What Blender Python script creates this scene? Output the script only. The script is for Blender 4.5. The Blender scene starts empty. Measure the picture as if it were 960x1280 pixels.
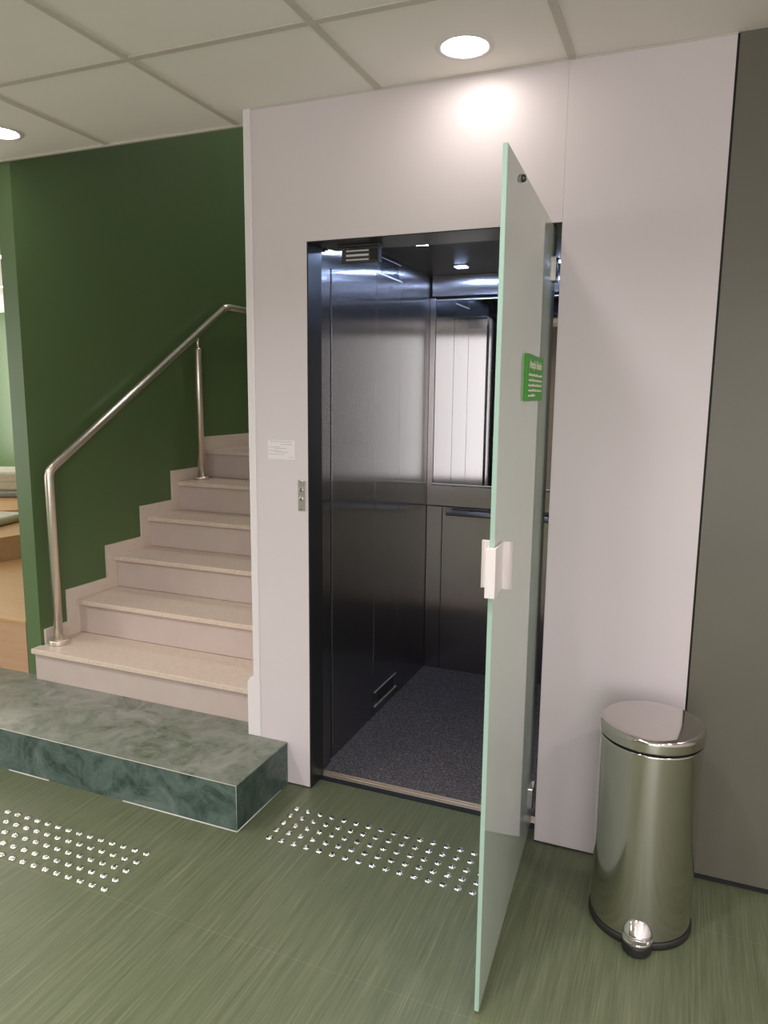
import bpy, bmesh, math, random
from mathutils import Vector, Matrix
random.seed(7)
sc = bpy.context.scene
COL = sc.collection
PI = math.pi

# ------------------------------------------------------------------ helpers
def B(): return bmesh.new()

def box(bm, x0, x1, y0, y1, z0, z1, M=None, mi=0):
    vs = [bm.verts.new((x, y, z)) for z in (z0, z1) for y in (y0, y1) for x in (x0, x1)]
    if M is not None:
        for v in vs: v.co = M @ v.co
    for q in ((0, 2, 3, 1), (4, 5, 7, 6), (0, 1, 5, 4), (2, 6, 7, 3), (0, 4, 6, 2), (1, 3, 7, 5)):
        f = bm.faces.new([vs[i] for i in q]); f.material_index = mi
    return vs

def prism(bm, pts, axis, a, b, mi=0):
    """polygon pts (2-D) extruded along axis between a and b"""
    def mk(p, t):
        if axis == 'x': return (t, p[0], p[1])
        if axis == 'y': return (p[0], t, p[1])
        return (p[0], p[1], t)
    lo = [bm.verts.new(mk(p, a)) for p in pts]; hi = [bm.verts.new(mk(p, b)) for p in pts]
    n = len(pts)
    fs = [bm.faces.new(lo), bm.faces.new(hi[::-1])]
    for i in range(n):
        fs.append(bm.faces.new((lo[i], hi[i], hi[(i + 1) % n], lo[(i + 1) % n])))
    for f in fs: f.material_index = mi

def lathe(bm, prof, seg=32, c=(0, 0, 0), M=None, cap=True):
    rings = []
    for r, z in prof:
        ring = []
        for k in range(seg):
            a = 2 * PI * k / seg
            p = Vector((r * math.cos(a), r * math.sin(a), z))
            if M is not None: p = M @ p
            ring.append(bm.verts.new(p + Vector(c)))
        rings.append(ring)
    for i in range(len(rings) - 1):
        for k in range(seg):
            f = bm.faces.new((rings[i][k], rings[i][(k + 1) % seg], rings[i + 1][(k + 1) % seg], rings[i + 1][k]))
            f.smooth = True
    if cap:
        bm.faces.new(rings[0][::-1]); bm.faces.new(rings[-1])

def tube(bm, path, r, seg=20):
    pts = [Vector(p) for p in path]; n = len(pts); rings = []
    up = None
    for i, p in enumerate(pts):
        t = (pts[min(i + 1, n - 1)] - pts[max(i - 1, 0)]).normalized()
        if up is None:
            up = t.orthogonal().normalized()
        up = (up - t * up.dot(t)).normalized(); s = t.cross(up)
        rings.append([bm.verts.new(p + r * (math.cos(2 * PI * k / seg) * up + math.sin(2 * PI * k / seg) * s)) for k in range(seg)])
    for i in range(n - 1):
        for k in range(seg):
            f = bm.faces.new((rings[i][k], rings[i][(k + 1) % seg], rings[i + 1][(k + 1) % seg], rings[i + 1][k])); f.smooth = True
    bm.faces.new(rings[0][::-1]); bm.faces.new(rings[-1])

def fillet(path, rad, n=6):
    """round the inner corners of a polyline"""
    P = [Vector(p) for p in path]; out = [P[0]]
    for i in range(1, len(P) - 1):
        a = (P[i - 1] - P[i]).normalized(); b = (P[i + 1] - P[i]).normalized()
        p0 = P[i] + a * rad; p1 = P[i] + b * rad
        for k in range(n + 1):
            t = k / n
            out.append((1 - t) ** 2 * p0 + 2 * t * (1 - t) * P[i] + t * t * p1)
    out.append(P[-1]); return out

def obj(name, bm, mats, parent=None, bevel=0, seg=2):
    bmesh.ops.recalc_face_normals(bm, faces=bm.faces)
    me = bpy.data.meshes.new(name); bm.to_mesh(me); bm.free()
    for m in (mats if isinstance(mats, (list, tuple)) else [mats]): me.materials.append(m)
    o = bpy.data.objects.new(name, me); COL.objects.link(o)
    if parent is not None:
        o.parent = parent
        if parent.matrix_basis != Matrix():         # parts are written in world space
            o.matrix_parent_inverse = parent.matrix_basis.inverted()
    if bevel:
        b = o.modifiers.new('bevel', 'BEVEL'); b.width = bevel; b.segments = seg; b.limit_method = 'ANGLE'; b.angle_limit = math.radians(40)
    return o

def struct(name, bm, m, **k):
    o = obj(name, bm, m, **k); o['kind'] = 'structure'; return o

def tag(o, label, cat, group=None):
    o['label'] = label; o['category'] = cat
    if group: o['group'] = group
    return o

def thing(name, label, cat, loc=(0, 0, 0), rotz=0, group=None):
    o = bpy.data.objects.new(name, None); COL.objects.link(o)
    o.empty_display_size = .1
    o.matrix_basis = Matrix.Translation(loc) @ Matrix.Rotation(rotz, 4, 'Z')
    return tag(o, label, cat, group)

def text_bm(s, size, align='LEFT'):
    cu = bpy.data.curves.new('lettering', 'FONT'); cu.body = s; cu.size = size; cu.align_x = align; cu.extrude = .0004
    o = bpy.data.objects.new('lettering', cu); COL.objects.link(o)
    dg = bpy.context.evaluated_depsgraph_get(); me = bpy.data.meshes.new_from_object(o.evaluated_get(dg))
    bpy.data.objects.remove(o); bm = B(); bm.from_mesh(me); bpy.data.meshes.remove(me); return bm

# ------------------------------------------------------------------ materials
def mat(name, col, rough=.5, metal=0, **k):
    m = bpy.data.materials.new(name); m.use_nodes = True
    b = m.node_tree.nodes['Principled BSDF']
    b.inputs['Base Color'].default_value = (*col, 1); b.inputs['Roughness'].default_value = rough; b.inputs['Metallic'].default_value = metal
    for a, v in k.items(): b.inputs[a.replace('_', ' ')].default_value = v
    return m

def nodes(m): return m.node_tree.nodes, m.node_tree.links, m.node_tree.nodes['Principled BSDF']

def ramp(N, stops):
    r = N.new('ShaderNodeValToRGB'); e = r.color_ramp.elements
    while len(e) < len(stops): e.new(.5)
    for i, (p, c) in enumerate(stops): e[i].position = p; e[i].color = (*c, 1)
    return r

def coords(N, L, scale, rot=(0, 0, 0)):
    tc = N.new('ShaderNodeTexCoord'); mp = N.new('ShaderNodeMapping')
    mp.inputs['Scale'].default_value = scale; mp.inputs['Rotation'].default_value = rot
    L.new(tc.outputs['Object'], mp.inputs['Vector']); return mp.outputs['Vector']

def noise(N, L, vec, scale=1, detail=4, rough=.5, dist=0):
    n = N.new('ShaderNodeTexNoise'); n.inputs['Scale'].default_value = scale; n.inputs['Detail'].default_value = detail
    n.inputs['Roughness'].default_value = rough; n.inputs['Distortion'].default_value = dist
    L.new(vec, n.inputs['Vector']); return n.outputs['Fac']

def mottled(name, a, b, rough, scale=6, metal=0, detail=4, bump=0, bscale=200):
    m = mat(name, a, rough, metal); N, L, p = nodes(m)
    r = ramp(N, [(.35, a), (.65, b)]); v = coords(N, L, (1, 1, 1))
    L.new(noise(N, L, v, scale, detail), r.inputs['Fac']); L.new(r.outputs['Color'], p.inputs['Base Color'])
    if bump:
        bp = N.new('ShaderNodeBump'); bp.inputs['Strength'].default_value = bump; bp.inputs['Distance'].default_value = .002
        L.new(noise(N, L, v, bscale, 2), bp.inputs['Height']); L.new(bp.outputs['Normal'], p.inputs['Normal'])
    return m

def brushed(name, col, rough, aniso, axis='Z', streak=.03, arot=0):
    m = mat(name, col, rough, 1); N, L, p = nodes(m)
    p.inputs['Anisotropic'].default_value = aniso
    t = N.new('ShaderNodeTangent'); t.direction_type = 'RADIAL'; t.axis = axis
    L.new(t.outputs['Tangent'], p.inputs['Tangent']); p.inputs['Anisotropic Rotation'].default_value = arot
    v = coords(N, L, (160, 160, 1.2))
    n = noise(N, L, v, 1, 3)
    mr = N.new('ShaderNodeMapRange'); mr.inputs['To Min'].default_value = rough - streak; mr.inputs['To Max'].default_value = rough + streak
    L.new(n, mr.inputs['Value']); L.new(mr.outputs['Result'], p.inputs['Roughness'])
    return m

def emit(name, col, s):
    m = bpy.data.materials.new(name); m.use_nodes = True; N = m.node_tree.nodes; L = m.node_tree.links
    N.remove(N['Principled BSDF']); e = N.new('ShaderNodeEmission'); e.inputs['Color'].default_value = (*col, 1); e.inputs['Strength'].default_value = s
    L.new(e.outputs['Emission'], N['Material Output'].inputs['Surface']); return m

M = {}
M['laminate'] = mottled('pale laminate', (.685, .618, .640), (.705, .638, .660), .42, 1.5)
M['white_trim'] = mat('white trim', (.80, .755, .765), .3)
M['dark_laminate'] = mottled('dark olive laminate', (.126, .119, .092), (.138, .131, .101), .42, 2)
M['tile'] = mottled('ceiling tile', (.86, .815, .78), (.88, .835, .80), .9, 3, bump=.15, bscale=400)
M['grid'] = mat('ceiling grid metal', (.58, .54, .49), .6)
M['green'] = mottled('green wall paint', (.092, .158, .058), (.098, .168, .062), .38, 2.0, bump=.04, bscale=90)
M['beige_wall'] = mat('brown wall panelling', (.17, .145, .11), .6)
M['white_paint'] = mat('white paint', (.75, .72, .70), .6)
M['black'] = mat('black gap', (.012, .012, .013), .6)
M['jamb'] = mat('black painted steel', (.022, .021, .023), .3)
M['rubber'] = mat('black rubber', (.018, .017, .017), .5)
M['steel'] = brushed('brushed steel panel', (.385, .37, .375), .215, 1.0, streak=.015)
M['steel_back'] = brushed('brushed steel back panel', (.46, .425, .42), .235, 1.0, streak=.015)
M['mirror'] = mat('mirror', (.66, .66, .66), .015, 1)
M['chrome'] = mat('chrome', (.82, .81, .80), .07, 1)
M['cab_rail'] = mat('satin chrome', (.88, .87, .87), .45, 1)
M['rail_steel'] = mat('polished rail steel', (.88, .80, .70), .33, 1)
M['bin_steel'] = brushed('brushed bin steel', (.60, .575, .545), .11, .35, streak=.02)
M['lid_steel'] = mat('polished lid steel', (.62, .585, .56), .10, 1)
M['stud_steel'] = mat('polished stud steel', (.92, .90, .86), .18, 1)
M['plate_steel'] = mat('satin plate steel', (.66, .61, .615), .4, 1)
M['dark_steel'] = mat('dark lock casing', (.12, .12, .125), .35, .8)
M['magnet'] = mat('bare magnet plates', (.82, .82, .84), .4, 0)
M['cab_ceiling'] = mat('dark cabin ceiling', (.014, .0125, .0125), .45)
M['sill'] = mat('aluminium sill', (.86, .74, .58), .42, 1)
M['white_plastic'] = mat('white plastic', (.80, .75, .74), .35)
M['sign_green'] = mat('green sign plastic', (.075, .36, .045), .5, 0, IOR=1.25)
M['sign_ink'] = mat('cream lettering', (.88, .86, .72), .6, 0, IOR=1.25)
M['paper'] = mat('white paper', (.80, .755, .775), .6)
M['ink'] = mat('grey print', (.50, .45, .46), .6)
M['cushion'] = mottled('cream upholstery', (.48, .47, .36), (.54, .52, .41), .8, 30, bump=.2)
M['cushion_grey'] = mottled('grey upholstery', (.27, .30, .27), (.31, .33, .30), .8, 30)
M['caulk'] = mat('white caulk', (.62, .62, .57), .6)
M['lamp'] = emit('downlight diffuser glow', (1, .945, .87), 34)
M['lamp_far'] = emit('far downlight glow', (1, .97, .92), 60)
M['cab_lamp'] = emit('cabin spotlight glow', (.46, .62, 1), 170)
M['pane_glass'] = mat('white backed green glass', (.60, .69, .60), .025, 0, IOR=2.05)
M['edge_glass'] = mat('polished glass edge', (.38, .55, .46), .12, 0, IOR=1.6)

# vinyl floor: streaks along y, faint seams
m = M['floor'] = mat('green streaked vinyl', (.15, .16, .08), .40); N, L, p = nodes(m)
v1 = noise(N, L, coords(N, L, (220, 5.5, 1)), 1, 5, .65)
v2 = noise(N, L, coords(N, L, (60, 2.0, 1)), 1, 4, .6)
v3 = noise(N, L, coords(N, L, (1.1, .9, 1)), 1, 2)
mx = N.new('ShaderNodeMath'); mx.operation = 'MULTIPLY_ADD'; mx.inputs[1].default_value = .55
L.new(v1, mx.inputs[0])
m2 = N.new('ShaderNodeMath'); m2.operation = 'MULTIPLY'; m2.inputs[1].default_value = .45; L.new(v2, m2.inputs[0]); L.new(m2.outputs[0], mx.inputs[2])
r = ramp(N, [(.34, (.080, .096, .048)), (.5, (.116, .133, .073)), (.66, (.172, .184, .110))]); L.new(mx.outputs[0], r.inputs['Fac'])
bk = N.new('ShaderNodeTexBrick'); bk.offset = 0.5
bk.inputs['Scale'].default_value = 1; bk.inputs['Brick Width'].default_value = 1.16; bk.inputs['Row Height'].default_value = .58
bk.inputs['Mortar Size'].default_value = .0016; bk.inputs['Mortar Smooth'].default_value = .2
bk.inputs['Color1'].default_value = bk.inputs['Color2'].default_value = (0, 0, 0, 1); bk.inputs['Mortar'].default_value = (1, 1, 1, 1)
tc = N.new('ShaderNodeTexCoord'); mp = N.new('ShaderNodeMapping'); mp.inputs['Location'].default_value = (.30, .24 + .58 * 10, 0); L.new(tc.outputs['Object'], mp.inputs['Vector']); L.new(mp.outputs['Vector'], bk.inputs['Vector'])
mc = N.new('ShaderNodeMix'); mc.data_type = 'RGBA'; mc.inputs[7].default_value = (.215, .215, .125, 1)
ms = N.new('ShaderNodeMath'); ms.operation = 'MULTIPLY'; ms.inputs[1].default_value = .35
L.new(bk.outputs['Color'], ms.inputs[0]); L.new(ms.outputs[0], mc.inputs[0]); L.new(r.outputs['Color'], mc.inputs[6]); L.new(mc.outputs[2], p.inputs['Base Color'])
bp = N.new('ShaderNodeBump'); bp.inputs['Strength'].default_value = .12; bp.inputs['Distance'].default_value = .001
L.new(v1, bp.inputs['Height']); L.new(bp.outputs['Normal'], p.inputs['Normal'])

# green marble
def marble(name, stops, rough):
    m = mat(name, (.1, .15, .13), rough); N, L, p = nodes(m)
    vec = coords(N, L, (1, 1, 1))
    n1 = noise(N, L, vec, 6.5, 12, .70, 1.1)
    r = ramp(N, stops); L.new(n1, r.inputs['Fac'])
    vo = N.new('ShaderNodeTexVoronoi'); vo.feature = 'DISTANCE_TO_EDGE'; vo.inputs['Scale'].default_value = 7
    nz = N.new('ShaderNodeTexNoise'); nz.inputs['Scale'].default_value = 5; nz.inputs['Detail'].default_value = 6; L.new(vec, nz.inputs['Vector'])
    ad = N.new('ShaderNodeVectorMath'); ad.operation = 'MULTIPLY_ADD'; ad.inputs[1].default_value = (.6, .6, .6)
    L.new(nz.outputs['Color'], ad.inputs[0]); L.new(vec, ad.inputs[2]); L.new(ad.outputs[0], vo.inputs['Vector'])
    vr = ramp(N, [(0, (.55, .55, .55)), (.10, (0, 0, 0))]); L.new(vo.outputs['Distance'], vr.inputs['Fac'])
    mk = N.new('ShaderNodeMath'); mk.operation = 'MULTIPLY'; L.new(vr.outputs['Color'], mk.inputs[0]); L.new(noise(N, L, vec, 3, 2), mk.inputs[1])
    mc = N.new('ShaderNodeMix'); mc.data_type = 'RGBA'; L.new(mk.outputs[0], mc.inputs[0]); L.new(r.outputs['Color'], mc.inputs[6]); mc.inputs[7].default_value = (*stops[-1][1], 1)
    L.new(mc.outputs[2], p.inputs['Base Color']); return m
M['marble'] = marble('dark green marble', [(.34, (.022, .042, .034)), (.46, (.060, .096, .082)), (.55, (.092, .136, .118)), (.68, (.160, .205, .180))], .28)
M['marble_top'] = marble('lit green marble top', [(.33, (.072, .094, .058)), (.44, (.142, .164, .124)), (.55, (.205, .220, .182)), (.68, (.28, .28, .245))], .38)  # same stone as the fronts, paler: light on the top put into the colour
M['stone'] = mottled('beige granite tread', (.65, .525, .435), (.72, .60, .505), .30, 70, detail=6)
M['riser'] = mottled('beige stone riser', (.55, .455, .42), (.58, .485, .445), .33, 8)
M['skirting'] = mottled('pale stone skirting', (.76, .665, .58), (.79, .695, .61), .4, 20)

# plywood
def wood(name, a, b):
    m = mat(name, a, .42); N, L, p = nodes(m)
    r = ramp(N, [(.3, a), (.7, b)]); L.new(noise(N, L, coords(N, L, (3, 30, 30)), 1, 5, .6, .4), r.inputs['Fac']); L.new(r.outputs['Color'], p.inputs['Base Color']); return m
M['wood_top'] = wood('oak veneer top', (.50, .29, .125), (.56, .335, .15))
M['wood_front'] = wood('oak veneer front', (.46, .285, .165), (.52, .33, .195))

# carpet
m = M['carpet'] = mat('speckled charcoal carpet', (.05, .048, .055), .95); N, L, p = nodes(m)
vec = coords(N, L, (1, 1, 1))
r = ramp(N, [(.36, (.044, .040, .043)), (.52, (.100, .090, .096)), (.66, (.25, .225, .235))]); L.new(noise(N, L, vec, 130, 3, .8), r.inputs['Fac'])
L.new(r.outputs['Color'], p.inputs['Base Color'])
bp = N.new('ShaderNodeBump'); bp.inputs['Strength'].default_value = .6; bp.inputs['Distance'].default_value = .003
L.new(noise(N, L, vec, 320, 2), bp.inputs['Height']); L.new(bp.outputs['Normal'], p.inputs['Normal'])

# ------------------------------------------------------------------ setting
H = 2.569; ZP = .179; W = .898; XL = -.2232; XR = 1.357
XS = -1.55; XE = -1.642; YE = .132; CE = .117
b = B(); box(b, -6.5, 3.4, -6, .104, -.06, 0); struct('floor', b, M['floor'])
b = B(); box(b, -6.5, XL, .13, 6.2, -.06, ZP); struct('floor_left', b, M['marble_top'])

# pale wall with the lift doorway
b = B()
TW = .1
box(b, XL, 0, 0, TW, .006, H); box(b, 0, W, 0, TW, 2.1, H)
bmesh.ops.remove_doubles(b, verts=b.verts, dist=1e-5)
struct('wall_front', b, M['laminate'])
b = B(); box(b, W + .0004, XR, 0, TW, .006, H); struct('wall_front_panel', b, M['laminate'], bevel=.0008)
b = B(); box(b, W - .0005, XR + .01, .004, .09, 0, .02); box(b, XL, 0, .004, .09, 0, .02); struct('gap_shade_front', b, M['black'])  # black strip standing in for the thin shadow under the pale wall
b = B(); box(b, XR + .006, 3.4, .003, TW, .022, H); struct('wall_right', b, M['dark_laminate'], bevel=.001)
b = B(); box(b, XR - .004, 3.4, .012, TW - .004, 0, H); struct('gap_shade_right', b, M['black'])  # black sheet behind the panel, colouring in the shade of its gaps
b = B(); box(b, XL, XR, -.0025, .0005, H - .006, H - .0005); struct('ceiling_shade_line', b, M['grid'])  # grey strip drawn as the shadow line where wall meets ceiling
# white edge strip of the pale wall
b = B(); prism(b, [(XL - .031, H), (XL, H), (XL, ZP), (-.283, ZP), (-.283, .405), (XL - .048, .425), (XL - .031, .432)], 'y', -.004, .05)
struct('trim_1', b, M['white_trim'], bevel=.003)

# shaft flank beside the stairs, green wall, stairwell
b = B(); box(b, XL - .02, XL, .05, 4.0, 0, 5); struct('wall_shaft', b, M['laminate'])
b = B(); box(b, XE, XS, YE, 4.0, 0, 5); struct('wall_stair', b, M['green'])
b = B(); box(b, XE, XL, 4.0, 4.1, 0, 5); struct('wall_stairwell_back', b, M['green'])
b = B(); box(b, XE, XL, CE - .06, 4.1, 5, 5.1); struct('ceiling_stairwell', b, M['tile'])
b = B(); box(b, XE, XL, CE - .06, CE - .002, H + .03, 5); struct('wall_stairwell_front', b, M['white_paint'])
b = B(); box(b, XE - .02, XL - .02, CE - .002, CE + .010, H - .008, H + .03); struct('trim_2', b, M['grid'])

# ceiling
b = B(); box(b, -6.5, 3.4, -6, CE - .002, H, H + .03); box(b, -6.5, XE + .05, CE - .002, 6.2, H, H + .03)
struct('ceiling', b, M['tile'])
b = B()
xs = [-.353 + .63 * k for k in range(-9, 6)]
ys = [-.480 - .627 * k for k in range(-1, 9)]
for x in xs: box(b, x - .0115, x + .0115, -6, CE - .003 if x > XE else CE - .003, H - .004, H + .001)
for y in ys:
    y1 = min(y + .0115, CE - .003)
    if y - .0115 < y1: box(b, -6.5, 3.4, y - .0115, y1, H - .0045, H + .001)
struct('trim_3', b, M['grid'])

# rest of the hall and the left room
b = B(); box(b, -6.5, 3.4, -6.1, -6, 0, H); struct('wall_back', b, M['beige_wall'])
b = B(); box(b, 3.4, 3.5, -6, .2, 0, H); struct('wall_side', b, M['laminate'])
b = B(); box(b, -6.6, -6.5, -6, 6.2, 0, H); struct('wall_left', b, M['white_paint'])
FY = 3.63
b = B(); box(b, -6.5, XE, FY, FY + .1, ZP, 2.395); struct('wall_far', b, M['green'])
b = B(); box(b, -6.5, XE, FY - .02, FY + .1, 2.395, H); struct('wall_far_bulkhead', b, M['white_paint'])

# ------------------------------------------------------------------ marble platform
t = thing('marble_platform', 'low dark green marble platform the staircase rises from', 'step', (-1.9, -.18, 0))
XP = -.1007; D = .3684; SX = -1.33
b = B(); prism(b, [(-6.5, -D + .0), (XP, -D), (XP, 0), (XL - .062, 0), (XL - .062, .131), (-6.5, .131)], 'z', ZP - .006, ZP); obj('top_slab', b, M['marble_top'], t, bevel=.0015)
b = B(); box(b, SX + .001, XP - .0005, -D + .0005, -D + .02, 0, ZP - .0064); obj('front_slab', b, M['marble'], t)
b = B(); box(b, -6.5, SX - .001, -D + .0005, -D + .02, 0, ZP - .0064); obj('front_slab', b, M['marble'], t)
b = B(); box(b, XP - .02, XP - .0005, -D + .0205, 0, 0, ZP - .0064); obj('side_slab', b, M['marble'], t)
b = B(); tube(b, [(-6.5, -D - .0005, ZP - .001), (XP, -D - .0005, ZP - .001)], .0016, 6)
for x0, x1 in ((-2.6, -1.30), (-1.22, -1.0), (-.62, XP)): tube(b, [(x0, -D - .001, .001), (x1, -D - .001, .001)], .0025, 6)
tube(b, [(XP + .001, -D, .001), (XP + .001, -.06, .001)], .002, 6); tube(b, [(XP, -D, 0), (XP, -D, ZP)], .0007, 6)
obj('caulk', b, M['caulk'], t)

# ------------------------------------------------------------------ staircase
t = thing('staircase', 'beige stone staircase climbing beside the dark green wall', 'stairs', (-.9, .1, ZP))
XK = XS + .012
Y0, RUN, Z0, RISE = .072, .283, .336, .173
NS = 6
for i in range(NS):
    y = Y0 + RUN * i; z = Z0 + RISE * i
    y2 = y + RUN + .018 if i < NS - 1 else 3.9
    x0 = XK if i else XS - .004
    b = B()
    if i == 0:
        prism(b, [(x0, y), (XL - .061, y), (XL - .061, .06), (XL - .021, .06), (XL - .021, y2), (XK, y2), (XK, YE + .01), (XS + .001, YE - .001), (x0, YE - .001)], 'z', z - .024, z)
    else: box(b, x0, XL - .021, y, y2, z - .024, z)
    obj('tread', b, M['stone'], t, bevel=.003)
    zb = ZP if i == 0 else z - RISE
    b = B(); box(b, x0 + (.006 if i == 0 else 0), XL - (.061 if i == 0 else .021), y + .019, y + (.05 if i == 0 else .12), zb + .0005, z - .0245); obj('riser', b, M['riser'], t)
pts = [(YE + .02, ZP), (YE + .02, .41), (.300, .41)]
ed = [(.300, .573), (.585, .748), (.868, .923), (1.15, 1.098), (1.43, 1.285)]
for k, (yy, zz) in enumerate(ed):
    pts.append((yy, zz))
    pts.append((ed[k + 1][0], zz) if k < len(ed) - 1 else (3.9, zz))
pts.append((3.9, ZP))
b = B(); prism(b, pts, 'x', XS + .0005, XK - .0005); obj('skirting', b, M['skirting'], t)

# ------------------------------------------------------------------ stair handrail
t = thing('stair_handrail', 'polished steel handrail on two posts up the staircase', 'handrail', (-1.488, .19, .336))
XH = -1.490
path = fillet([(XH, .185, .345), (XH, .185, 1.19), (XH, 1.685, 2.105), (XH, 2.9, 2.105)], .035)
b = B(); tube(b, path[8:], .0215, 24); obj('rail', b, M['rail_steel'], t)
b = B(); tube(b, path[:9], .0215, 24); po = obj('post', b, M['rail_steel'], t)
b = B(); lathe(b, [(.046, .3365), (.046, .339), (.046, .354), (.046, .356), (.043, .360), (.024, .360)], 32, (XH, .185, 0)); obj('flange', b, M['rail_steel'], po)
PY = 1.375; zt = Z0 + RISE * 4
b = B(); lathe(b, [(.0215, zt), (.0215, 1.822), (.019, 1.828)], 24, (XH, PY, 0)); po = obj('post', b, M['rail_steel'], t)
b = B(); lathe(b, [(.0095, 1.82), (.0095, 1.905)], 16, (XH, PY, 0)); obj('stem', b, M['rail_steel'], po)
b = B(); lathe(b, [(.046, zt + .0005), (.046, zt + .012), (.040, zt + .017), (.022, zt + .017)], 32, (XH, PY, 0)); obj('flange', b, M['rail_steel'], po)

# ------------------------------------------------------------------ lift doorway lining
t = thing('doorway_frame', 'black steel doorway lining with sill at the lift entrance', 'door frame', (W / 2, .15, 0))
b = B(); box(b, -.02, .0045, .002, .106, 0, 2.1); obj('jamb', b, M['jamb'], t)
b = B(); box(b, W - .0005, W + .02, .002, .106, .0, 2.1); obj('jamb', b, M['jamb'], t)
b = B(); box(b, 0, W, .002, .104, 2.097, 2.1008); obj('head', b, M['jamb'], t)
b = B(); box(b, 0, W, .104, .228, 2.105, 2.2); obj('head_panel', b, M['jamb'], t)
b = B(); box(b, -.042, -.0205, .107, .228, 0, 2.104); obj('steel_jamb', b, M['steel'], t, bevel=.001)
b = B(); box(b, W + .0205, W + .042, .107, .228, 0, 2.104); obj('steel_jamb', b, M['steel'], t, bevel=.001)
b = B(); box(b, .0005, W - .0005, .104, .228, -.05, -.004); obj('sill_base', b, M['black'], t)
b = B()
for y0, y1 in ((.108, .122), (.1275, .138), (.142, .149)): box(b, -.019, W + .019, y0, y1, -.004, .005)
box(b, -.019, W + .019, .1085, .150, -.004, .001)
obj('sill', b, M['sill'], t, bevel=.0008)
b = B(); box(b, -.0195, W + .0195, .151, .228, -.04, .002); obj('threshold_carpet', b, M['carpet'], t)
b = B(); box(b, .005, W - .001, .078, .1075, -.02, .0025); obj('sill_nose', b, M['black'], t)

# ------------------------------------------------------------------ lift cabin
t = thing('elevator_cabin', 'steel elevator cabin with mirror, handrail and charcoal carpet behind the doorway', 'elevator', (.45, .8, -.02))
CX0, CX1, CY0, CY1, CZ = -.03, .945, .262, 1.462, 2.192
b = B(); box(b, CX0, CX1, .2285, CY1, -.04, .002); obj('carpet', b, M['carpet'], t)
for k, (y0, y1) in enumerate(((CY0, .7065), (.7115, 1.0185), (1.0235, CY1 - .012))):
    b = B(); box(b, CX0 - .02, CX0, y0, y1, .002, CZ); pn = obj('side_panel', b, M['steel'], t, bevel=.0008)
    if k == 1:
        for z0, z1 in ((2.105, 2.172), (.052, .118)):
            b = B(); box(b, CX0 + .0002, CX0 + .005, .722, 1.008, z0 - .007, z0 - .001); box(b, CX0 + .0002, CX0 + .003, .722, 1.008, z1 + .001, z1 + .004)
            gv = obj('vent_frame', b, M['cab_rail'], pn)
            b = B()
            for q in range(14): box(b, CX0 + .0008, CX0 + .003, .76 + q * .0155, .7645 + q * .0155, z0, z1)
            obj('vent_grille', b, M['steel'], pn)
            b = B(); box(b, CX0 + .0001, CX0 + .0008, .755, .98, z0, z1); obj('vent_opening', b, M['black'], pn)
    b = B(); box(b, CX1, CX1 + .02, y0, y1, .002, CZ); obj('side_panel', b, M['steel'], t, bevel=.0012)
b = B(); box(b, CX0 - .03, CX0 - .0205, .2625, CY1, .002, CZ); obj('backing_panel', b, M['black'], t)
# rubber slots beside the car entrance
for x0, x1 in ((CX0 - .012, CX0 - .002), (CX1 + .002, CX1 + .012)):
    b = B(); box(b, x0, x1, .229, .2615, .0, 2.045); obj('rubber_slot', b, M['rubber'], t)
    b = B(); box(b, x0 - .01, x1 + .01 if x0 > .5 else CX0 + .002, .2285, .262, 2.046, CZ); obj('entrance_head', b, M['steel'], t)
# back wall
b = B(); box(b, CX0 - .02, CX1 + .02, CY1 + .006, CY1 + .02, .002, CZ); obj('backing_panel', b, M['black'], t)
b = B(); box(b, CX0, CX0 + .032, CY1 - .008, CY1 + .006, .952, 2.075); obj('corner_post', b, M['steel_back'], t, bevel=.001)
b = B(); box(b, CX1 - .032, CX1, CY1 - .008, CY1 + .006, .952, 2.075); obj('corner_post', b, M['steel_back'], t, bevel=.001)
b = B(); box(b, CX0 + .012, CX1 - .012, CY1 - .012, CY1 + .006, 2.083, CZ); obj('upper_panel', b, M['steel_back'], t, bevel=.0015)
b = B(); box(b, CX0 + .034, CX1 - .034, CY1, CY1 + .006, 1.078, 2.06); obj('mirror', b, M['mirror'], t)
for z in (1.072, 2.0625):
    b = B(); box(b, CX0 + .033, CX1 - .033, CY1 - .005, CY1 + .006, z, z + .0055); obj('mirror_trim', b, M['cab_rail'], t)
b = B(); box(b, CX0 + .012, CX1 - .012, CY1 - .018, CY1 + .006, .953, 1.069); obj('middle_band', b, M['steel_back'], t, bevel=.003)
for x0, x1 in ((CX0 + .002, CX0 + .090), (CX0 + .094, CX1 - .094), (CX1 - .090, CX1 - .002)):
    b = B(); box(b, x0, x1, CY1 - .006, CY1 + .006, .003, .948); obj('lower_panel', b, M['steel_back'], t, bevel=.001)
b = B(); tube(b, [(.108, CY1 - .072, .926), (.81, CY1 - .072, .926)], .0155, 20); rl = obj('handrail', b, M['cab_rail'], t)
for x in (.22, .70):
    b = B(); tube(b, [(x, CY1 - .072, .926), (x, CY1 - .006, .926)], .009, 12); obj('bracket', b, M['chrome'], rl)
b = B(); box(b, CX0 - .02, CX1 + .02, .30, CY1 + .02, CZ, CZ + .03); obj('ceiling_panel', b, M['cab_ceiling'], t)
for x, y in ((.215, 1.20), (.70, 1.20), (.215, .60), (.70, .60)):
    b = B(); box(b, x - .033, x + .033, y - .033, y + .033, CZ - .006, CZ + .001); sp = obj('spotlight', b, M['chrome'], t, bevel=.002)
    b = B(); box(b, x - .026, x + .026, y - .026, y + .026, CZ - .0075, CZ - .0058); obj('spotlight_lens', b, M['cab_lamp'], sp)

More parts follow.
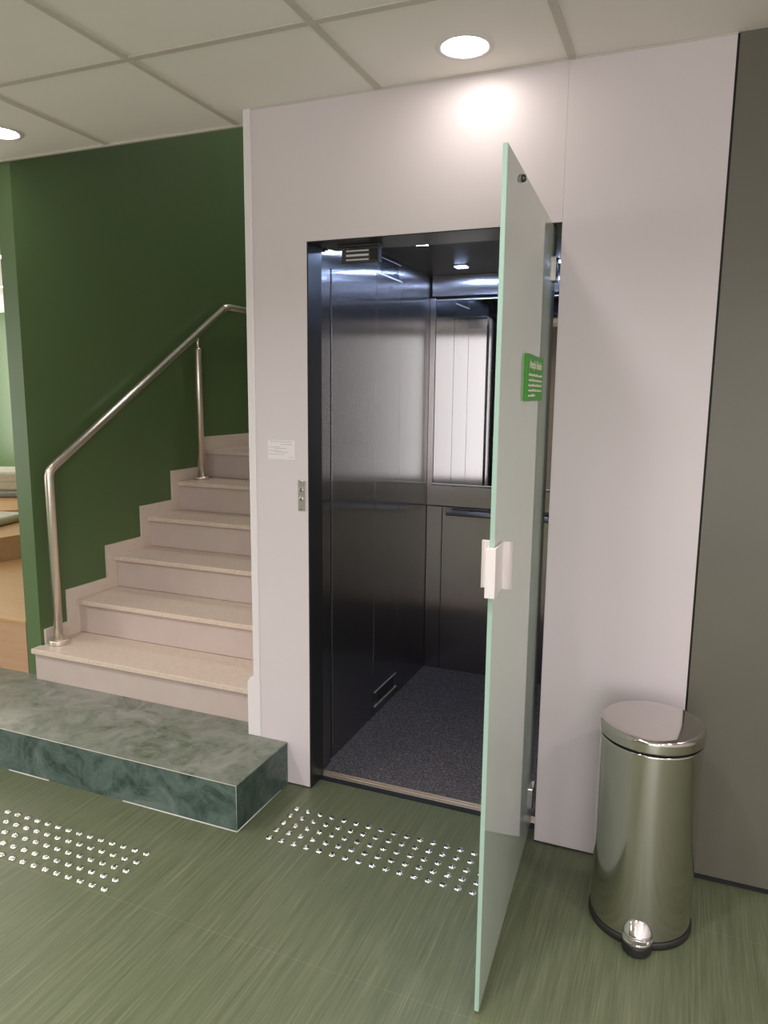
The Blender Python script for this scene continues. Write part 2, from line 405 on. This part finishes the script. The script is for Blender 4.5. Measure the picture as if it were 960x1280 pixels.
# ------------------------------------------------------------------ magnetic lock
t = thing('magnetic_lock', 'grey magnetic lock with bright bars under the doorway head', 'lock', (.163, .09, 2.07))
b = B(); box(b, .092, .240, .098, .122, 2.035, 2.090); box(b, .08, .245, .085, .13, 2.090, 2.097); obj('casing', b, M['dark_steel'], t, bevel=.0015)
for k in range(3):
    z = 2.042 + k * .0155; h = .0045 if k != 1 else .007
    b = B(); box(b, .111, .199, .0955, .0985, z - h / 2 + .003, z + h / 2 + .003); obj('magnet_bar', b, M['magnet'], t)
b = B(); box(b, .205, .235, .0955, .0985, 2.041, 2.080); obj('cover', b, M['rubber'], t)
for x in (.100, .116):
    b = B(); lathe(b, [(.004, 0), (.004, .003)], 12, (x, .098, 2.084), Matrix.Rotation(PI / 2, 4, 'X')); obj('screw', b, M['chrome'], t)

# ------------------------------------------------------------------ glass door (ajar at a right angle); s runs from hinge to free edge
HX, HY = .8735, -.021; DA = 1.6219
dv = Vector((-math.cos(DA), -math.sin(DA), 0)); nv = Vector((-dv.y, dv.x, 0))    # nv points to +x (hall side)
if nv.x < 0: nv = -nv
def DM(): # local: X = s, Y = out of hall side, Z up
    m_ = Matrix.Identity(4)
    m_.col[0] = (*dv, 0); m_.col[1] = (*nv, 0); m_.col[2] = (0, 0, 1, 0); m_.col[3] = (HX, HY, 0, 1); return m_
DMX = DM()
def dbox(b, s0, s1, o0, o1, z0, z1, mi=0): box(b, s0, s1, o0, o1, z0, z1, DMX, mi)
t = thing('glass_door', 'frosted pale green glass door standing open at the lift', 'door', tuple(DMX @ Vector((-.12, 0, .008))))
b = B(); dbox(b, -.118, .783, -.0115, 0, .0095, 2.0945)
bmesh.ops.recalc_face_normals(b, faces=b.faces)
for f in b.faces:
    if abs(f.normal.dot(nv)) < .9: f.material_index = 1
obj('glass_pane', b, [M['pane_glass'], M['edge_glass']], t, bevel=.0018)
prof = [(.800, .007), (.800, -.017), (.705, -.017), (.705, -.040), (.712, -.044), (.699, -.046), (.699, -.0105), (.786, -.0105), (.786, .0005), (.699, .0005), (.699, .029), (.712, .027), (.705, .023), (.705, .007)]
b = B(); prism(b, prof, 'z', 1.104, 1.222)
for v in b.verts: v.co = DMX @ v.co
obj('handle', b, M['white_plastic'], t, bevel=.0015)
MB_ = DMX @ Matrix.Translation((.597, 0, 2.07)) @ Matrix.Rotation(-PI / 2, 4, 'X')
b = B(); lathe(b, [(.009, -.0005), (.009, .006), (.006, .010)], 16, (0, 0, 0), MB_); obj('bolt', b, M['dark_steel'], t)
b = B(); dbox(b, .52, .675, -.022, -.0102, 2.045, 2.088); obj('strike_plate', b, M['plate_steel'], t, bevel=.001)
for z in (.10, 1.93):
    b = B(); dbox(b, -.1175, -.055, -.020, .010, z, z + .075)
    obj('hinge', b, M['chrome'], t, bevel=.002)

# green sign glued on the hall face of the door
t = thing('door_sign', 'small green sign with cream lettering on the glass door', 'sign', tuple(DMX @ Vector((.285, .001, 1.55))))
S0, S1, SZ0, SZ1 = .448, .140, 1.552, 1.676      # s of left edge, right edge
b = B(); dbox(b, S1, S0, .0003, .0085, SZ0, SZ1); obj('plate', b, M['sign_green'], t, bevel=.0008)
def on_sign(bm):                                 # flat xy lettering -> sign face, reading from free edge to hinge
    for v in bm.verts:
        x, y, z = v.co; v.co = DMX @ Vector((S0 - x, .0092 + z, y))
sw = S0 - S1
hb = text_bm('Atenção Usuário', .026)
mxw = max(v.co.x for v in hb.verts)
for v in hb.verts: v.co.x = v.co.x / mxw * (sw - .075) + .03; v.co.y = v.co.y * 1.25 + SZ1 - .036
on_sign(hb); obj('heading', hb, M['sign_ink'], t)
b = B(); rnd = random.Random(3)
for k in range(5):                               # small print, too blurred to read: word-length rows of strokes
    x = .022; zl = SZ1 - .057 - k * .0138; end = sw - .03 if k < 4 else .14
    while x < end:
        n = rnd.randint(3, 8)
        for q in range(n):
            if x > end: break
            h = rnd.choice((.0046, .0046, .0046, .0068)); w = rnd.uniform(.0035, .0052)
            box(b, x, x + w, zl, zl + h, -.0004, .0004); x += w + .0014
        x += .006
on_sign(b); obj('small_print', b, M['sign_ink'], t)

# ------------------------------------------------------------------ wall notice and call panel
t = thing('wall_notice', 'small white printed notice on the pale wall left of the lift', 'notice', (-.112, -.001, 1.351))
b = B(); box(b, -.171, -.054, -.0012, -.0002, 1.318, 1.390); obj('sheet', b, M['paper'], t)
b = B()
for z, x0, x1 in ((1.3835, -.160, -.066), (1.374, -.115, -.066), (1.363, -.167, -.118), (1.358, -.140, -.09), (1.349, -.166, -.115), (1.3445, -.14, -.085), (1.336, -.166, -.10), (1.326, -.080, -.058)):
    x = x0
    while x < x1:
        w = rnd.uniform(.004, .011); box(b, x, min(x + w, x1), -.0016, -.0011, z, z + .0022); x += w + .002
obj('print', b, M['ink'], t)
t = thing('call_panel', 'narrow steel call-button plate on the pale wall beside the lift', 'call panel', (-.026, 0, 1.185))
b = B(); box(b, -.0425, -.0085, -.003, 0, 1.127, 1.243); obj('plate', b, M['plate_steel'], t, bevel=.001)
RX = Matrix.Rotation(PI / 2, 4, 'X')
for z in (1.207, 1.172):
    b = B(); lathe(b, [(.0088, 0), (.0088, .003), (.0065, .0042)], 20, (-.027, -.003, z), RX); obj('button', b, M['chrome'], t)
for z in (1.236, 1.134):
    b = B(); lathe(b, [(.0045, 0), (.0038, .0022)], 14, (-.027, -.003, z), RX); obj('screw', b, M['chrome'], t)

# ------------------------------------------------------------------ pedal bin
BX, BY = 1.268, -.252
t = thing('pedal_bin', 'tall round stainless steel pedal bin beside the dark panel', 'trash can', (BX, BY, 0))
b = B(); lathe(b, [(.146, .0), (.1485, .004), (.1485, .020), (.1445, .0225)], 64, (BX, BY, 0)); obj('base_ring', b, M['rubber'], t)
b = B(); lathe(b, [(.1435, .023), (.1440, .026), (.1440, .030), (.1440, .31), (.1440, .582), (.1440, .586), (.1425, .588)], 72, (BX, BY, 0)); obj('body', b, M['bin_steel'], t)
b = B(); lathe(b, [(.1385, .588), (.1385, .5965)], 64, (BX, BY, 0)); obj('seal', b, M['rubber'], t)
b = B(); lathe(b, [(.1465, .597), (.1472, .5985), (.1472, .600), (.1472, .621), (.1470, .624), (.1455, .6285), (.142, .6320), (.136, .6345), (.128, .6355), (.08, .6368), (.03, .638), (.004, .638)], 72, (BX, BY, 0)); obj('lid', b, M['lid_steel'], t)
PD = Matrix.Translation((BX, BY, 0)) @ Matrix.Rotation(math.radians(-89), 4, 'Z')
b = B()      # shell-shaped chrome hood over the pedal
n = 12; rows = []
for j in range(7):
    v = j / 6; ring = []
    for i in range(n + 1):
        a = PI * i / n
        half = .042 * math.sqrt(max(0, 1 - v ** 1.7)) + .0005
        ring.append(b.verts.new(PD @ Vector((.1420 + (.030 * (1 - v)) * math.sin(a), -half * math.cos(a), .0445 + .046 * v))))
    rows.append(ring)
for j in range(6):
    for i in range(n):
        f = b.faces.new((rows[j][i], rows[j][i + 1], rows[j + 1][i + 1], rows[j + 1][i])); f.smooth = True
pe = obj('pedal_hood', b, M['chrome'], t)
s = pe.modifiers.new('solid', 'SOLIDIFY'); s.thickness = .002
b = B()
pl = [(.136, -.041)] + [(.150 +   .042 * math.sin(PI * k / 14), -.043 * math.cos(PI * k / 14)) for k in range(15)] + [(.136, .041)]
prism(b, pl, 'z', .033, .0435)
for v in b.verts: v.co = PD @ v.co
pd = obj('pedal', b, M['chrome'], t, bevel=.003)
b = B(); prism(b, [((x - .145) * 1.06 + .145, y * .97) for x, y in pl], 'z', .005, .0328)
for v in b.verts: v.co = PD @ v.co
obj('pedal_pad', b, M['rubber'], pd, bevel=.004)

# ------------------------------------------------------------------ tactile studs
b = B(); lathe(b, [(.0132, 0), (.0130, .0014), (.0114, .0038), (.0082, .0052), (.004, .0058), (.001, .0059)], 20)
proto = obj('tactile_stud', b, M['stud_steel'])
sm = proto.data
for pl_ in sm.polygons: pl_.use_smooth = True
ORD = 'first second third fourth fifth sixth seventh eighth ninth tenth eleventh twelfth thirteenth fourteenth fifteenth sixteenth seventeenth'.split()
ROW = ['back row', 'second row from the back', 'middle row', 'fourth row from the back', 'front row']
first = True
def stud(x, y, lab, grp):
    global first
    o = proto if first else proto.copy()
    if not first: COL.objects.link(o)
    first = False
    o.location = (x, y, 0); o.rotation_euler = (0, 0, random.uniform(0, 6))
    tag(o, lab, 'tactile stud', grp)
for rr in range(5):
    for c in range(15 if rr < 2 else 16):
        stud(.0245 + .0499 * c, -.1523 - .0498 * rr, 'steel floor stud before the lift doorway, %s, %s from the left' % (ROW[rr], ORD[c]), 'tactile studs in front of the lift')
for rr in range(5):
    for c in range([14, 13, 12, 11, 10][rr]):
        stud(-.3119 - .0499 * c, -.5982 - .0498 * rr, 'steel floor stud before the marble platform, %s, %s from the right' % (ROW[rr], ORD[c]), 'tactile studs in front of the platform')

# ------------------------------------------------------------------ downlights
def downlight(x, y, lab, m, r=.068):
    t = thing('downlight', lab, 'ceiling light', (x, y, H), 0, 'recessed ceiling downlights')
    b = B(); lathe(b, [(r + .019, H + .001), (r + .017, H - .003), (r + .004, H - .005), (r, H - .003), (r - .002, H + .001)], 48, (x, y, 0), cap=False); obj('rim', b, M['white_paint'], t)
    b = B(); lathe(b, [(r, H - .0022), (r * .5, H - .0024), (.001, H - .0024)], 48, (x, y, 0)); obj('diffuser', b, m, t)
downlight(.626, -.188, 'bright round ceiling downlight above the glass lift door', M['lamp'])
downlight(-1.285, -.142, 'round ceiling downlight at the left edge near the green wall', M['lamp'])
downlight(-2.62, 1.02, 'round downlight of the left room, nearest beyond the green wall end', M['lamp_far'])
downlight(-3.63, 1.86, 'round downlight of the left room, second beyond the green wall end', M['lamp_far'])
downlight(-5.06, 3.05, 'round downlight of the left room, farthest, by the far wall', M['lamp_far'])

# ------------------------------------------------------------------ tiered wooden seats beyond the green wall
def arc_block(name, lab, pts, z0, z1, lip=.018):
    """pts: front line (curved) from right to left, closed backwards"""
    cx = sum(p[0] for p in pts) / len(pts); cy = sum(p[1] for p in pts) / len(pts)
    t = thing(name, lab, 'bench', (cx, cy, z0), 0, 'tiered wooden seats in the left room')
    b = B(); prism(b, pts, 'z', z0, z1 - lip); obj('base', b, M['wood_front'], t)
    c = Vector((cx, cy)); top = [tuple(c + (Vector(p) - c) * 1.0) for p in pts]
    b = B(); prism(b, top, 'z', z1 - lip, z1); obj('seat_board', b, M['wood_top'], t, bevel=.002)
    return t
fr = [(XE - .003, .13), (-1.78, .127), (-1.95, .130), (-2.2, .15), (-2.6, .22), (-3.2, .42), (-4.0, .9)]
arc_block('seat_tier', 'lowest oak seat tier beside the green wall end', fr + [(-4.6, 1.6), (-4.6, FY - .01), (XE - .003, FY - .01)], ZP, .445)
f2 = [(-1.8, 2.6), (-2.3, 2.2), (-2.62, 1.75), (-2.76, 1.35), (-2.815, 1.15), (-2.838, 1.0), (-2.89, .9), (-3.0, .85), (-3.3, .85), (-4.0, 1.1)]
arc_block('seat_tier', 'middle oak seat tier with a cream cushion on it', f2 + [(-4.5, 1.5), (-4.5, FY - .012), (-1.8, FY - .012)], .446, .605)
f3 = [(-2.5, 3.4), (-2.95, 2.75), (-3.22, 2.2), (-3.42, 1.86), (-3.57, 1.69), (-3.75, 1.56), (-3.95, 1.55)]
arc_block('seat_tier', 'highest oak seat tier in front of the far green wall', f3 + [(-4.45, 1.6), (-4.45, FY - .014), (-2.5, FY - .014)], .606, .640)

def cushion(lab, x0, x1, y0, y1, z0, z1, m, rz=0):
    t = thing('seat_cushion', lab, 'cushion', ((x0 + x1) / 2, (y0 + y1) / 2, z0), rz, 'seat cushions in the left room')
    b = B(); hx, hy = (x1 - x0) / 2, (y1 - y0) / 2
    box(b, -hx, hx, -hy, hy, 0, z1 - z0)
    bmesh.ops.transform(b, matrix=t.matrix_basis, verts=b.verts)
    obj('cover', b, m, t, bevel=min(.025, (z1 - z0) * .42), seg=4)
    b = B(); zz = (z1 - z0) * .5
    tube(b, [(-hx - .002, -hy, zz), (hx + .002, -hy, zz)], .003, 6); tube(b, [(hx, -hy - .002, zz), (hx, hy, zz)], .003, 6)
    bmesh.ops.transform(b, matrix=t.matrix_basis, verts=b.verts)
    obj('piping', b, m, t)
cushion('cream seat cushion lying on the middle oak tier', -3.50, -3.17, 1.0, 1.58, .606, .664, M['cushion'], .22)
cushion('grey seat cushion, lower of the two on the top oak tier', -4.60, -4.08, 2.12, 2.62, .641, .702, M['cushion_grey'], .45)
cushion('cream seat cushion, upper of the two on the top oak tier', -4.60, -4.09, 2.12, 2.62, .703, .865, M['cushion'], .45)

# ------------------------------------------------------------------ lights
def area(name, loc, rot, sx, sy, w, col, shape='RECTANGLE'):
    l = bpy.data.lights.new(name, 'AREA'); l.shape = shape; l.size = sx; l.size_y = sy; l.energy = w; l.color = col
    if name == 'ceiling_lamp': l.spread = math.radians(140)      # recessed fittings cut off near the horizontal
    o = bpy.data.objects.new(name, l); COL.objects.link(o); o.location = loc; o.rotation_euler = rot; return o
WARM = (1, .955, .945)
for x in (-3.1, -1.22, .66, 2.54):          # the hall's further downlights
    for y in (-1.45, -2.7, -3.95, -5.2):
        area('ceiling_lamp', (x, y, H - .012), (0, 0, 0), .17, .17, 13, WARM, 'DISK')
area('ceiling_lamp', (2.54, -.17, H - .012), (0, 0, 0), .17, .17, 5, WARM, 'DISK')
area('stairwell_fill', (-.9, 2.6, 4.95), (0, 0, 0), .4, .4, 26, WARM, 'DISK')  # unseen light added high up to brighten green wall and treads
# unseen fill panels added behind and to the left to brighten the rooms
area('unseen_fill', (2.1, -5.9, 1.35), (PI / 2, 0, 0), 2.2, 2.2, 80, (1, .965, .975))
area('unseen_fill', (-6.4, -3.2, 1.35), (0, -PI / 2, 0), 2.0, 4.6, 90, (1, .97, .97))
area('unseen_fill', (-6.4, 1.8, 1.6), (0, -PI / 2, 0), 1.6, 2.6, 95, (1, .98, .94))

w = bpy.data.worlds.new('world'); sc.world = w; w.use_nodes = True
w.node_tree.nodes['Background'].inputs['Color'].default_value = (.5, .5, .5, 1); w.node_tree.nodes['Background'].inputs['Strength'].default_value = .05

# ------------------------------------------------------------------ camera
cam = bpy.data.cameras.new('camera'); co = bpy.data.objects.new('camera', cam); COL.objects.link(co)
yaw, pitch, roll = .3895, -.1593, .01
cy_, sy_, cp, sp_ = math.cos(yaw), math.sin(yaw), math.cos(pitch), math.sin(pitch)
f = Vector((-sy_ * cp, cy_ * cp, sp_)); rgt = Vector((cy_, sy_, 0)); up = rgt.cross(f)
r2 = rgt * math.cos(roll) + up * math.sin(roll); u2 = up * math.cos(roll) - rgt * math.sin(roll)
mw = Matrix.Identity(4)
mw.col[0] = (*r2, 0); mw.col[1] = (*u2, 0); mw.col[2] = (*(-f), 0); mw.col[3] = (1.3088, -2.4355, 1.5686, 1)
co.matrix_world = mw
cam.sensor_fit = 'AUTO'; cam.sensor_width = 36; cam.lens = 922.946 * 36 / 1280; cam.clip_start = .05
sc.camera = co
vs = sc.view_settings
vs.view_transform = 'Standard'; vs.look = 'None'; vs.exposure = 0; vs.gamma = 1; vs.use_curve_mapping = False
sc.cycles.max_bounces = 10; sc.cycles.diffuse_bounces = 5; sc.cycles.glossy_bounces = 6
sc.cycles.sample_clamp_indirect = 8; sc.cycles.caustics_reflective = False
